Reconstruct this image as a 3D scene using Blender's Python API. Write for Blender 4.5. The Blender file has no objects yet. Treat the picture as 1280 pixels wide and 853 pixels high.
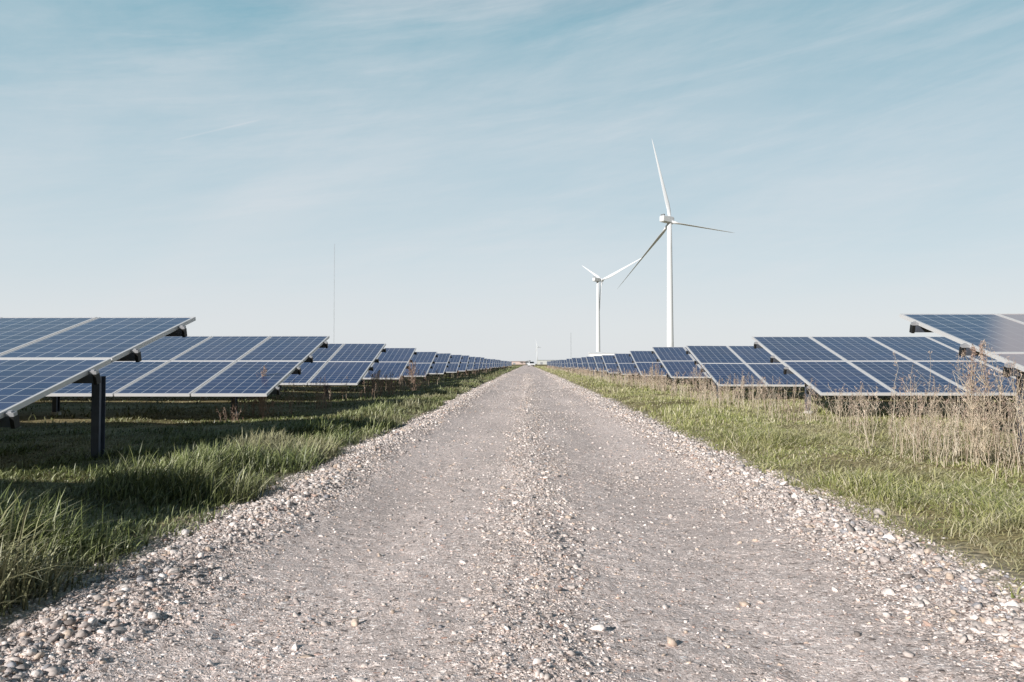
import bpy, bmesh, math, random
import numpy as np
from mathutils import Vector, Matrix, Euler

rng = np.random.default_rng(7)
random.seed(7)
sc = bpy.context.scene
COL = sc.collection
PI = math.pi
R = math.radians

# ------------------------------------------------------------------ helpers
def link(o, parent=None):
    COL.objects.link(o)
    if parent is not None:
        o.parent = parent
    return o

def tag(o, label=None, cat=None, group=None, kind=None):
    if label: o['label'] = label
    if cat: o['category'] = cat
    if group: o['group'] = group
    if kind: o['kind'] = kind
    return o

def empty(name, loc=(0, 0, 0), rz=0):
    o = bpy.data.objects.new(name, None)
    o.location = loc
    o.rotation_euler = (0, 0, rz)
    o.empty_display_size = .2
    return link(o)

class MB:
    """collects simple shapes and links them as ONE mesh object"""
    def __init__(s):
        s.v = []; s.f = []; s.m = []; s.uv = {}
    def add(s, vs, fs, mi=0, M=None):
        b = len(s.v)
        for p in vs:
            p = Vector(p)
            s.v.append(tuple(M @ p) if M is not None else tuple(p))
        for f in fs:
            s.f.append(tuple(b + i for i in f)); s.m.append(mi)
        return len(s.f) - len(fs)
    def box(s, a, b, mi=0, M=None):
        x0, y0, z0 = a; x1, y1, z1 = b
        vs = [(x0,y0,z0),(x1,y0,z0),(x1,y1,z0),(x0,y1,z0),(x0,y0,z1),(x1,y0,z1),(x1,y1,z1),(x0,y1,z1)]
        fs = [(3,2,1,0),(4,5,6,7),(0,1,5,4),(1,2,6,5),(2,3,7,6),(3,0,4,7)]
        s.add(vs, fs, mi, M)
    def rings(s, rings, mi=0, cap=True, M=None):
        n = len(rings[0]); vs = [p for r in rings for p in r]; fs = []
        for k in range(len(rings) - 1):
            for i in range(n):
                j = (i + 1) % n
                fs.append((k*n+i, k*n+j, (k+1)*n+j, (k+1)*n+i))
        if cap:
            fs.append(tuple(reversed(range(n)))); fs.append(tuple((len(rings)-1)*n + i for i in range(n)))
        s.add(vs, fs, mi, M)
    def tube(s, pts, rads, n=8, mi=0, cap=True, M=None):
        pts = [Vector(p) for p in pts]; rings = []
        for k, p in enumerate(pts):
            d = (pts[min(k+1, len(pts)-1)] - pts[max(k-1, 0)]).normalized()
            a = d.cross(Vector((0, 0, 1)))
            if a.length < .05: a = Vector((1, 0, 0))
            a.normalize(); b = d.cross(a)
            rings.append([p + (a*math.cos(2*PI*i/n) + b*math.sin(2*PI*i/n)) * rads[k] for i in range(n)])
        s.rings(rings, mi, cap, M)
    def mesh(s, name, mats, smooth=False, uvs=None):
        me = bpy.data.meshes.new(name)
        me.from_pydata(s.v, [], s.f)
        for m in mats: me.materials.append(m)
        me.polygons.foreach_set('material_index', s.m)
        if smooth: me.polygons.foreach_set('use_smooth', [True]*len(s.f))
        me.update()
        return me
    def build(s, name, mats, parent=None, smooth=False, fix=True):
        if not isinstance(mats, (list, tuple)): mats = [mats]
        me = s.mesh(name, mats, smooth)
        if fix:
            bm = bmesh.new(); bm.from_mesh(me)
            bmesh.ops.recalc_face_normals(bm, faces=bm.faces)
            bm.to_mesh(me); bm.free()
        return link(bpy.data.objects.new(name, me), parent)

def big_mesh(name, V, F, mats, colour=None, smooth=False):
    """numpy mesh: V (n,3), F (m,k) all of the same k"""
    me = bpy.data.meshes.new(name)
    V = np.asarray(V, np.float32); F = np.asarray(F, np.int32); k = F.shape[1]
    me.vertices.add(len(V)); me.vertices.foreach_set('co', V.ravel())
    me.loops.add(F.size); me.loops.foreach_set('vertex_index', F.ravel())
    me.polygons.add(len(F)); me.polygons.foreach_set('loop_start', np.arange(0, F.size, k, dtype=np.int32))
    me.polygons.foreach_set('loop_total', np.full(len(F), k, np.int32))
    if smooth: me.polygons.foreach_set('use_smooth', np.ones(len(F), bool))
    for m in mats: me.materials.append(m)
    if colour is not None:
        at = me.color_attributes.new('Col', 'FLOAT_COLOR', 'POINT')
        c = np.ones((len(V), 4), np.float32); c[:, :3] = colour
        at.data.foreach_set('color', c.ravel())
    me.update(calc_edges=True); me.validate()
    return link(bpy.data.objects.new(name, me))

# smooth value noise
_tab = rng.random((256, 256)).astype(np.float64)
def vnoise(x, y):
    x = np.asarray(x, float); y = np.asarray(y, float)
    xi = np.floor(x).astype(int); yi = np.floor(y).astype(int)
    fx = x - xi; fy = y - yi
    fx = fx*fx*(3-2*fx); fy = fy*fy*(3-2*fy)
    a = _tab[xi & 255, yi & 255]; b = _tab[(xi+1) & 255, yi & 255]
    c = _tab[xi & 255, (yi+1) & 255]; d = _tab[(xi+1) & 255, (yi+1) & 255]
    return (a*(1-fx)+b*fx)*(1-fy) + (c*(1-fx)+d*fx)*fy      # 0..1
def fbm(x, y, o=3):
    s = 0; a = .5; t = 0
    for k in range(o):
        s = s + a*vnoise(x*2**k + 17.3*k, y*2**k + 5.1*k); t += a; a *= .5
    return s/t
def sstep(a, b, x):
    t = np.clip((x-a)/(b-a), 0, 1); return t*t*(3-2*t)

# ------------------------------------------------------------------ materials
def mat(name):
    m = bpy.data.materials.new(name); m.use_nodes = True
    nt = m.node_tree; bs = nt.nodes['Principled BSDF']
    return m, nt, nt.nodes, nt.links, bs

def simple(name, c, rough=.6, metal=0., var=.12, scale=6., bump=0., spec=.5):
    m, nt, N, L, bs = mat(name)
    tc = N.new('ShaderNodeTexCoord'); no = N.new('ShaderNodeTexNoise')
    no.inputs['Scale'].default_value = scale; no.inputs['Detail'].default_value = 5
    L.new(tc.outputs['Object'], no.inputs['Vector'])
    mx = N.new('ShaderNodeMix'); mx.data_type = 'RGBA'
    mx.inputs[6].default_value = (*[v*(1-var) for v in c], 1); mx.inputs[7].default_value = (*[min(1, v*(1+var)) for v in c], 1)
    L.new(no.outputs['Fac'], mx.inputs['Factor']); L.new(mx.outputs[2], bs.inputs['Base Color'])
    bs.inputs['Roughness'].default_value = rough; bs.inputs['Metallic'].default_value = metal
    bs.inputs['Specular IOR Level'].default_value = spec
    if bump:
        b = N.new('ShaderNodeBump'); b.inputs['Strength'].default_value = bump; b.inputs['Distance'].default_value = .01
        L.new(no.outputs['Fac'], b.inputs['Height']); L.new(b.outputs['Normal'], bs.inputs['Normal'])
    return m

M = {}
M['alu'] = simple('anodised_aluminium', (.70, .69, .69), .5, .1, .06, 3)
M['galv'] = simple('galvanised_steel', (.13, .145, .185), .5, .45, .25, 14)
M['zinc'] = simple('pale_zinc', (.42, .42, .44), .5, .3, .15, 18)
M['cap'] = simple('black_plastic', (.008, .0075, .0075), .6, 0, .2, 9)
M['back'] = simple('white_backsheet', (.6, .6, .6), .7)
M['concrete'] = simple('pale_concrete', (.62, .6, .56), .9, 0, .2, 20, .3)
M['white'] = simple('turbine_white_paint', (.76, .775, .80), .5, 0, .03, .08)
M['grey'] = simple('turbine_grey_paint', (.3, .31, .33), .5, 0, .05, .2)
M['carwhite'] = simple('white_car_paint', (.85, .85, .86), .25, 0, .02, 2)
M['glass'] = simple('dark_car_glass', (.015, .018, .022), .05, 0, .1, 2)
M['tyre'] = simple('black_rubber', (.015, .015, .015), .85)
M['lamp'] = simple('headlight_lens', (.7, .72, .75), .1)
M['red'] = simple('beacon_red', (.25, .06, .05), .5)
M['mast'] = simple('hazy_mast_steel', (.5, .53, .57), .6, 0, .05)
M['sheet'] = simple('white_sheeting', (.56, .57, .55), .6, 0, .05, .3)
M['render'] = simple('pinkish_wall', (.62, .5, .46), .8, 0, .05, .5)
M['roof'] = simple('pale_roof', (.55, .42, .38), .8, 0, .08, .5)
M['bark'] = simple('hazy_bark', (.16, .14, .13), .9, 0, .2, 4)

def panel_mat(name, painted_glare=False):
    m, nt, N, L, bs = mat(name)
    uv = N.new('ShaderNodeUVMap'); uv.uv_map = 'UVMap'
    sx = N.new('ShaderNodeSeparateXYZ'); L.new(uv.outputs['UV'], sx.inputs[0])
    def math_(op, a, b=None, c=None):
        n = N.new('ShaderNodeMath'); n.operation = op
        for i, v in enumerate((a, b, c)):
            if v is None: continue
            if isinstance(v, (int, float)): n.inputs[i].default_value = v
            else: L.new(v, n.inputs[i])
        return n.outputs[0]
    # cells: 6 x 10 with a white margin; u in 0..1 over .958 m, v over 1.608 m
    mu, mv = .012, .010
    cu = math_('MULTIPLY', math_('SUBTRACT', sx.outputs['X'], mu), 6/(1-2*mu))
    cv = math_('MULTIPLY', math_('SUBTRACT', sx.outputs['Y'], mv), 10/(1-2*mv))
    du = math_('ABSOLUTE', math_('SUBTRACT', math_('FRACT', cu), .5))
    dv = math_('ABSOLUTE', math_('SUBTRACT', math_('FRACT', cv), .5))
    line = math_('MAXIMUM', math_('GREATER_THAN', du, .472), math_('GREATER_THAN', dv, .478))
    ou = math_('GREATER_THAN', math_('ABSOLUTE', math_('SUBTRACT', cu, 3)), 3.)
    ov = math_('GREATER_THAN', math_('ABSOLUTE', math_('SUBTRACT', cv, 5)), 5.)
    white = math_('MAXIMUM', line, math_('MAXIMUM', ou, ov))
    # bus bars: three silver lines up each cell
    bb = math_('LESS_THAN', math_('ABSOLUTE', math_('SUBTRACT', math_('FRACT', math_('MULTIPLY', cu, 3)), .5)), .025)
    # per-cell tint of the poly-crystal
    fl = N.new('ShaderNodeCombineXYZ'); L.new(math_('FLOOR', cu), fl.inputs[0]); L.new(math_('FLOOR', cv), fl.inputs[1])
    oi = N.new('ShaderNodeObjectInfo'); L.new(math_('MULTIPLY', oi.outputs['Random'], 97.), fl.inputs[2])
    wn = N.new('ShaderNodeTexWhiteNoise'); L.new(fl.outputs[0], wn.inputs['Vector'])
    ramp = N.new('ShaderNodeValToRGB')
    ramp.color_ramp.elements[0].color = (.006, .022, .088, 1); ramp.color_ramp.elements[1].color = (.014, .040, .140, 1)
    vo = N.new('ShaderNodeTexVoronoi'); vo.inputs['Scale'].default_value = 60
    L.new(uv.outputs['UV'], vo.inputs['Vector'])
    mixr = math_('ADD', math_('MULTIPLY', math_('ADD', math_('MULTIPLY', wn.outputs['Value'], .7), math_('MULTIPLY', oi.outputs['Random'], .5)), .65), math_('MULTIPLY', math_('FRACT', math_('MULTIPLY', vo.outputs['Distance'], 7.)), .35))
    L.new(mixr, ramp.inputs['Fac'])
    m1 = N.new('ShaderNodeMix'); m1.data_type = 'RGBA'; L.new(math_('MULTIPLY', bb, .13), m1.inputs['Factor'])
    L.new(ramp.outputs['Color'], m1.inputs[6]); m1.inputs[7].default_value = (.3, .33, .4, 1)
    m2 = N.new('ShaderNodeMix'); m2.data_type = 'RGBA'; L.new(white, m2.inputs['Factor'])
    L.new(m1.outputs[2], m2.inputs[6]); m2.inputs[7].default_value = (.46, .48, .53, 1)
    # thin dusty film by noise, replaced by painted glare on one table
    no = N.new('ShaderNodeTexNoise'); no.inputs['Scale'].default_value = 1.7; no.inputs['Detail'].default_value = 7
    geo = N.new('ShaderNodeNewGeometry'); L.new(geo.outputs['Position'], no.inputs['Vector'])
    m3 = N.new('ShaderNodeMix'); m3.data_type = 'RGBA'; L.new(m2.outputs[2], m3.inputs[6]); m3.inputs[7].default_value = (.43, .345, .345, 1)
    # bird droppings: a few small white specks
    vs = N.new('ShaderNodeTexVoronoi'); vs.inputs['Scale'].default_value = 2.6; L.new(geo.outputs['Position'], vs.inputs['Vector'])
    sc_ = N.new('ShaderNodeSeparateColor'); L.new(vs.outputs['Color'], sc_.inputs[0])
    spot = math_('MULTIPLY', math_('LESS_THAN', vs.outputs['Distance'], math_('MULTIPLY', sc_.outputs[1], .055)), math_('GREATER_THAN', sc_.outputs[0], .72))
    m4 = N.new('ShaderNodeMix'); m4.data_type = 'RGBA'; L.new(spot, m4.inputs['Factor']); L.new(m2.outputs[2], m4.inputs[6]); m4.inputs[7].default_value = (.6, .6, .58, 1)
    L.new(m4.outputs[2], m3.inputs[6])
    if painted_glare:  # pale glare painted into the glass colour, ramped across the table
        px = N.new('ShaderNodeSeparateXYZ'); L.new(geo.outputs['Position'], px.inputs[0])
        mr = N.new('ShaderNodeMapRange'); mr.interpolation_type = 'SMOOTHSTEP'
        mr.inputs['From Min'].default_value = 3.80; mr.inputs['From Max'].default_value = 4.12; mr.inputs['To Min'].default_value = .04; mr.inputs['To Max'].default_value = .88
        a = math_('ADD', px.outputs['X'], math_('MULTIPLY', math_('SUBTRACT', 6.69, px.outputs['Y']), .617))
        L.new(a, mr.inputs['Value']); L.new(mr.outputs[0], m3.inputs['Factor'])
    else:
        L.new(math_('MULTIPLY', math_('POWER', no.outputs['Fac'], 2.), .2), m3.inputs['Factor'])
    L.new(m3.outputs[2], bs.inputs['Base Color'])
    bs.inputs['Roughness'].default_value = .16
    bs.inputs['IOR'].default_value = 1.28
    return m
M['cell'] = panel_mat('solar_cells')
M['cellglare'] = panel_mat('painted_glare_solar_cells', True)

def attr_mat(name, rough=.8, transl=0., spec=.3, noise=0., bump=0.):
    m, nt, N, L, bs = mat(name)
    at = N.new('ShaderNodeAttribute'); at.attribute_name = 'Col'
    colr = at.outputs['Color']
    if noise:
        geo = N.new('ShaderNodeNewGeometry')
        no = N.new('ShaderNodeTexNoise'); no.inputs['Scale'].default_value = noise; no.inputs['Detail'].default_value = 6
        L.new(geo.outputs['Position'], no.inputs['Vector'])
        mr = N.new('ShaderNodeMapRange'); mr.inputs['From Min'].default_value = .3; mr.inputs['From Max'].default_value = .7
        mr.inputs['To Min'].default_value = .72; mr.inputs['To Max'].default_value = 1.22
        L.new(no.outputs['Fac'], mr.inputs['Value'])
        mu = N.new('ShaderNodeVectorMath'); mu.operation = 'SCALE'; L.new(colr, mu.inputs[0]); L.new(mr.outputs[0], mu.inputs['Scale'])
        colr = mu.outputs[0]
        if bump:
            b = N.new('ShaderNodeBump'); b.inputs['Strength'].default_value = bump; b.inputs['Distance'].default_value = .004
            L.new(no.outputs['Fac'], b.inputs['Height']); L.new(b.outputs['Normal'], bs.inputs['Normal'])
    L.new(colr, bs.inputs['Base Color'])
    bs.inputs['Roughness'].default_value = rough; bs.inputs['Specular IOR Level'].default_value = spec
    if transl:
        tr = N.new('ShaderNodeBsdfTranslucent'); L.new(colr, tr.inputs['Color'])
        mx = N.new('ShaderNodeMixShader'); mx.inputs[0].default_value = transl
        L.new(bs.outputs[0], mx.inputs[1]); L.new(tr.outputs[0], mx.inputs[2])
        L.new(mx.outputs[0], N['Material Output'].inputs['Surface'])
    return m
M['grass'] = attr_mat('grass_blades', .45, .26, .4)
M['grass_deep'] = attr_mat('deep_grass_blades', .42, .10, .45)
M['dry'] = attr_mat('dry_stalks', .8, .12, .2)
M['stone'] = attr_mat('stones', .85, 0, .25, 90, .4)
M['leaf'] = attr_mat('hazy_foliage', .8, .2, .2)

def ground_material():
    m, nt, N, L, bs = mat('turf_soil')
    geo = N.new('ShaderNodeNewGeometry')
    def noise(s, d=6):
        n = N.new('ShaderNodeTexNoise'); n.inputs['Scale'].default_value = s; n.inputs['Detail'].default_value = d
        L.new(geo.outputs['Position'], n.inputs['Vector']); return n
    n1 = noise(.9); n2 = noise(25)
    r1 = N.new('ShaderNodeValToRGB'); e = r1.color_ramp.elements
    e[0].position = .3; e[0].color = (.16, .145, .07, 1); e[1].position = .7; e[1].color = (.36, .31, .19, 1)
    L.new(n1.outputs['Fac'], r1.inputs['Fac'])
    r2 = N.new('ShaderNodeValToRGB'); e = r2.color_ramp.elements
    e[0].position = .35; e[0].color = (.6, .57, .52, 1); e[1].position = .65; e[1].color = (1.35, 1.3, 1.2, 1)
    L.new(n2.outputs['Fac'], r2.inputs['Fac'])
    mu = N.new('ShaderNodeMix'); mu.data_type = 'RGBA'; mu.blend_type = 'MULTIPLY'; mu.inputs['Factor'].default_value = 1
    at = N.new('ShaderNodeAttribute'); at.attribute_name = 'Col'
    so_ = N.new('ShaderNodeMix'); so_.data_type = 'RGBA'; L.new(at.outputs['Fac'], so_.inputs['Factor'])
    L.new(r1.outputs[0], so_.inputs[6]); so_.inputs[7].default_value = (.50, .45, .40, 1)
    L.new(so_.outputs[2], mu.inputs[6]); L.new(r2.outputs[0], mu.inputs[7]); L.new(mu.outputs[2], bs.inputs['Base Color'])
    bs.inputs['Roughness'].default_value = .95; bs.inputs['Specular IOR Level'].default_value = .1
    b = N.new('ShaderNodeBump'); b.inputs['Strength'].default_value = .8; b.inputs['Distance'].default_value = .03
    L.new(n2.outputs['Fac'], b.inputs['Height']); L.new(b.outputs[0], bs.inputs['Normal'])
    return m
M['ground'] = ground_material()

def road_material():
    m, nt, N, L, bs = mat('gravel_track')
    geo = N.new('ShaderNodeNewGeometry')
    at = N.new('ShaderNodeAttribute'); at.attribute_name = 'Col'
    sep = N.new('ShaderNodeSeparateColor'); L.new(at.outputs['Color'], sep.inputs[0])
    loose = sep.outputs[0]
    # jitter the lookup so pebbles are not round cells
    nj = N.new('ShaderNodeTexNoise'); nj.inputs['Scale'].default_value = 60; nj.inputs['Detail'].default_value = 3
    L.new(geo.outputs['Position'], nj.inputs['Vector'])
    ad = N.new('ShaderNodeMixRGB'); ad.blend_type = 'LINEAR_LIGHT'; ad.inputs[0].default_value = .006
    L.new(geo.outputs['Position'], ad.inputs[1]); L.new(nj.outputs['Color'], ad.inputs[2])
    def vor(scale, sq=(1, 1, 1)):
        mp = N.new('ShaderNodeMapping'); mp.inputs['Scale'].default_value = sq; mp.inputs['Rotation'].default_value = (0, 0, scale)
        L.new(ad.outputs[0], mp.inputs['Vector'])
        v = N.new('ShaderNodeTexVoronoi'); v.inputs['Scale'].default_value = scale; v.inputs['Randomness'].default_value = 1
        L.new(mp.outputs[0], v.inputs['Vector']); return v
    v1 = vor(60, (1, 1.4, 1)); v2 = vor(140, (1.3, 1, 1)); v3 = vor(330)
    def ramp(cs, src):
        r = N.new('ShaderNodeValToRGB'); r.color_ramp.interpolation = 'LINEAR'
        while len(r.color_ramp.elements) < len(cs): r.color_ramp.elements.new(.5)
        for e, (p, c) in zip(r.color_ramp.elements, cs): e.position = p; e.color = (*c, 1)
        L.new(src, r.inputs['Fac']); return r.outputs[0]
    def chan(v):
        s = N.new('ShaderNodeSeparateColor'); L.new(v.outputs['Color'], s.inputs[0]); return s.outputs
    peb = [(0, (.15, .13, .12)), (.2, (.30, .265, .24)), (.5, (.42, .375, .345)), (.75, (.54, .50, .465)), (.92, (.72, .68, .64)), (1, (.42, .27, .21))]
    c3 = ramp([(0, (.25, .218, .198)), (.5, (.385, .347, .322)), (1, (.54, .50, .47))], chan(v3)[0])
    c2 = ramp(peb, chan(v2)[0]); c1 = ramp(peb, chan(v1)[1])
    def mth(op, a, b, cl=False):
        n = N.new('ShaderNodeMath'); n.operation = op; n.use_clamp = cl
        for i, v in enumerate((a, b)):
            if isinstance(v, (int, float)): n.inputs[i].default_value = v
            else: L.new(v, n.inputs[i])
        return n.outputs[0]
    # how much of each pebble size shows: more on the ridge and the edges
    k2 = mth('GREATER_THAN', mth('ADD', chan(v2)[1], mth('MULTIPLY', loose, .45)), .62)
    k1 = mth('GREATER_THAN', mth('ADD', chan(v1)[2], mth('MULTIPLY', loose, .40)), .80)
    def mix(f, a, b):
        n = N.new('ShaderNodeMix'); n.data_type = 'RGBA'
        L.new(f, n.inputs['Factor']); L.new(a, n.inputs[6]); L.new(b, n.inputs[7]); return n.outputs[2]
    c = mix(k2, c3, c2); c = mix(k1, c, c1)
    # broad stains
    nb = N.new('ShaderNodeTexNoise'); nb.inputs['Scale'].default_value = 1.3; nb.inputs['Detail'].default_value = 6
    mpb = N.new('ShaderNodeMapping'); mpb.inputs['Scale'].default_value = (1, .25, 1); L.new(geo.outputs['Position'], mpb.inputs['Vector']); L.new(mpb.outputs[0], nb.inputs['Vector'])
    st = ramp([(.3, (.82, .81, .80)), (.7, (1.12, 1.11, 1.10))], nb.outputs['Fac'])
    mu = N.new('ShaderNodeMix'); mu.data_type = 'RGBA'; mu.blend_type = 'MULTIPLY'; mu.inputs['Factor'].default_value = 1
    L.new(c, mu.inputs[6]); L.new(st, mu.inputs[7])
    gm = N.new('ShaderNodeVectorMath'); gm.operation = 'MULTIPLY'; gm.inputs[1].default_value = (1.90, 1.79, 1.80)
    L.new(mu.outputs[2], gm.inputs[0]); L.new(gm.outputs[0], bs.inputs['Base Color'])
    bs.inputs['Roughness'].default_value = .95; bs.inputs['Specular IOR Level'].default_value = .15
    h = mth('ADD', mth('MULTIPLY', mth('MULTIPLY', mth('SUBTRACT', 1., v1.outputs['Distance']), k1), 1.6),
            mth('ADD', mth('MULTIPLY', mth('SUBTRACT', 1., v2.outputs['Distance']), k2), mth('MULTIPLY', mth('SUBTRACT', 1., v3.outputs['Distance']), .4)))
    b = N.new('ShaderNodeBump'); b.inputs['Distance'].default_value = .006
    L.new(mth('ADD', mth('MULTIPLY', loose, .45), .55), b.inputs['Strength'])
    L.new(h, b.inputs['Height']); L.new(b.outputs[0], bs.inputs['Normal'])
    return m
M['road'] = road_material()

# ------------------------------------------------------------------ heights
EL, ER = -1.56, 1.70        # where the turf meets the gravel
def edge_l(y): return EL + .16*(fbm(y*.55+3, y*0+1.7, 3)-.5)*2*np.clip(y/4, .6, 1) - .004*np.clip(y-10, 0, 50)
def edge_r(y): return ER + .13*(fbm(y*.5+40, y*0+9.2, 3)-.5)*2 + .004*np.clip(y-10, 0, 50)
def h_road(x, y):
    a = np.where(x < 0, x/edge_l(y), x/edge_r(y))      # 0 at the middle .. 1 at the turf
    far = np.exp(-np.maximum(y-25, 0)/25)
    ridge = far*.021*np.exp(-(x-.02-.06*(fbm(y*.4, y*0+3)-.5))**2/.035)
    ruts = -.022*far*np.exp(-((np.abs(x)-.72)/.30)**2)
    berm = (.3+.7*far)*.030*np.exp(-((a-.86)/.13)**2)
    drop = -.16*sstep(.97, 1.22, a)
    n = .026*(fbm(x*3.1, y*2.3, 3)-.5) + .018*(fbm(x*11, y*11, 2)-.5) + .010*(vnoise(x*37, y*37)-.5)
    n = n*np.exp(-np.maximum(y-18, 0)/14)
    return ridge + ruts + berm + drop + n*(.5+.7*np.clip(loose_(x, y), 0, 1))
def loose_(x, y):
    a = np.where(x < 0, x/edge_l(y), x/edge_r(y))
    w = .22 + .10*(fbm(y*.7, y*0+8)-.5)
    v = np.exp(-((x-.03)/w)**2)*.9 + sstep(.62, .82, a) + .35*sstep(.52, .68, fbm(x*1.6+9, y*1.1, 3))
    return np.clip(v, 0, 1)
def h_ground(x, y):
    e = np.where(x < 0, x - edge_l(y), x - edge_r(y)); e = np.where(x < 0, -e, e)     # >0 on the turf
    base = -.17 + .17*sstep(-.28, .02, e) + .075*sstep(0, .8, e) - .05*sstep(1.3, 2.6, e)
    n = .07*(fbm(x*1.1+5, y*1.1, 3)-.5) + .03*(fbm(x*5, y*5, 2)-.5)
    fade = np.exp(-np.maximum(np.abs(x)-12, 0)/10)
    return base + n*sstep(-.1, .3, e)*fade

def tensor(xs, ys, hf):
    X, Y = np.meshgrid(xs, ys); Z = hf(X, Y)
    V = np.stack([X.ravel(), Y.ravel(), Z.ravel()], 1)
    nx, ny = len(xs), len(ys)
    i = (np.arange(ny-1)[:, None]*nx + np.arange(nx-1)[None]).ravel()
    return V, np.stack([i, i+1, i+nx+1, i+nx], 1)

# ------------------------------------------------------------------ ground and track
geom = lambda a, b, n: np.geomspace(a, b, n)
xp = np.concatenate([np.arange(0, 1.1, .2), np.arange(1.1, 3.2, .05), np.arange(3.2, 6, .15), geom(6, 60, 30), geom(80, 6000, 14)])
xs = np.concatenate([-xp[::-1][:-1], xp])
ys = np.concatenate([-geom(4000, 20, 10), np.arange(-16, 0, 1.), np.arange(0, 12, .06), np.arange(12, 40, .2), geom(40, 300, 160), geom(320, 7000, 24)])
V, F = tensor(xs, ys, h_ground)
ee = np.where(V[:, 0] < 0, edge_l(V[:, 1])-V[:, 0], V[:, 0]-edge_r(V[:, 1]))
so = 1 - sstep(.0, .28, ee + .25*(fbm(V[:, 0]*3, V[:, 1]*3, 3)-.5))
g = big_mesh('ground', V, F, [M['ground']], np.stack([so]*3, 1), smooth=True); tag(g, 'flat grassy field under the solar tables', kind='structure')

xr = np.arange(-2.3, 2.45, .016)
yr = np.concatenate([np.arange(-6, 1.4, .2), np.arange(1.4, 7.5, .014), np.arange(7.5, 20, .035), np.arange(20, 60, .15), geom(60, 420, 140)])
V, F = tensor(xr, yr, h_road)
lo = loose_(V[:, 0], V[:, 1])
r = big_mesh('gravel_track', V, F, [M['road']], np.stack([lo, lo, lo], 1), smooth=True)
tag(r, 'straight pale gravel track running to the horizon', kind='structure')

# ------------------------------------------------------------------ loose stones (stuff)
def ico(sub):
    bm = bmesh.new(); bmesh.ops.create_icosphere(bm, subdivisions=sub, radius=1)
    v = np.array([p.co[:] for p in bm.verts]); f = np.array([[q.index for q in t.verts] for t in bm.faces]); bm.free()
    return v, f
def stones(x, y, rad, sub, sink=.35):
    v0, f0 = ico(sub); n = len(x); k = len(v0)
    V = np.repeat(v0[None], n, 0)
    V = V*(1 + (rng.random((n, k, 1))-.5)*(.6 if sub == 1 else .3))
    # chop with a few random planes for broken faces
    for _ in range(9 if sub == 2 else 3):
        d = rng.normal(size=(n, 1, 3)); d /= np.linalg.norm(d, axis=2, keepdims=True)
        t = .36 + .42*rng.random((n, 1, 1)); s = (V*d).sum(2, keepdims=True)
        V = V - d*np.maximum(s - t, 0)
    V = V*np.stack([.8+.6*rng.random(n), .65+.4*rng.random(n), .4+.35*rng.random(n)], 1)[:, None]*rad[:, None, None]
    def rot(V, ang, i, j):
        c, s = np.cos(ang)[:, None], np.sin(ang)[:, None]
        a, b = V[..., i].copy(), V[..., j].copy(); V[..., i] = c*a - s*b; V[..., j] = s*a + c*b
    rot(V, rng.normal(size=n)*.35, 1, 2); rot(V, rng.normal(size=n)*.35, 0, 2); rot(V, rng.random(n)*2*PI, 0, 1)
    z = np.maximum(h_road(x, y), h_ground(x, y)) + rad*(.30 - sink*rng.random(n))
    V += np.stack([x, y, z], 1)[:, None]
    F = (f0[None] + (np.arange(n)*k)[:, None, None]).reshape(-1, 3)
    pal = np.array([[.52, .48, .45], [.64, .60, .57], [.44, .40, .375], [.34, .31, .295], [.50, .42, .35], [.40, .30, .255], [.31, .315, .335], [.76, .73, .70], [.20, .18, .17]])
    pr = np.array([.27, .2, .2, .11, .10, .03, .04, .045, .04])
    c = np.array([1.16, 1.11, 1.10])*pal[rng.choice(len(pal), n, p=pr/pr.sum())]*(.85+.35*rng.random((n, 1)))*1.08
    return V.reshape(-1, 3), F, np.repeat(c, k, 0)
def scatter(dens, x0, x1, y0, y1, wfun):
    n = int(dens*(x1-x0)*(y1-y0)); x = x0+(x1-x0)*rng.random(n); y = y0+(y1-y0)*rng.random(n)
    keep = rng.random(n) < wfun(x, y); return x[keep], y[keep]
def a_of(x, y): return np.where(x < 0, x/edge_l(y), x/edge_r(y))
def w_on(x, y): return (.10 + .90*loose_(x, y)**1.3)*(a_of(x, y) < 1.08)
def w_berm(x, y): a = a_of(x, y); return np.exp(-((a-.90)/.10)**2)*(.35+.9*sstep(.35, .6, fbm(x*2.2, y*1.4, 2)))
def w_ridge(x, y): return np.exp(-((x-.03)/.2)**2)
parts = []
def put(d, y0, y1, w, rmin, rmax, sub=1, power=1.7, sink=.35):
    x, y = scatter(d, -2.0, 2.1, y0, y1, w)
    rad = rmin*(rmax/rmin)**(rng.random(len(x))**power)
    parts.append(stones(x, y, rad, sub, sink))
put(5200, 1.5, 3.4, w_on, .0028, .0085)
put(2300, 3.4, 6.5, w_on, .0045, .011)
put(420, 6.5, 12, w_on, .008, .018)
put(230, 12, 20, w_on, .011, .021)
put(90, 20, 34, w_on, .015, .027)
put(34, 34, 60, w_on, .02, .034)
put(1500, 1.5, 4.5, w_berm, .006, .017)
put(800, 4.5, 10, w_berm, .008, .02)
put(200, 10, 26, w_berm, .012, .028)
put(45, 26, 60, w_berm, .02, .04)
put(12, 60, 130, w_berm, .03, .055)
put(60, 1.9, 6, lambda x, y: w_berm(x, y)*(x > 0), .020, .042, 2, 1.5, .35)
put(22, 2.2, 6, lambda x, y: w_berm(x, y)*(x < 0), .018, .034, 2, 1.5, .35)
put(190, 1.5, 7, w_berm, .013, .031, 2, 2.2, .5)
put(750, 1.5, 8, w_berm, .009, .025, 1, 1.4, .3)
put(170, 8, 22, w_berm, .014, .032, 1, 1.4, .3)
put(16, 1.7, 9, lambda x, y: (a_of(x, y) < .8)*1., .009, .02, 2, 1.6, .5)
put(160, 1.5, 9, w_ridge, .008, .019, 1)
put(45, 1.6, 9, w_ridge, .011, .025, 1, 1.5, .3)
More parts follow.
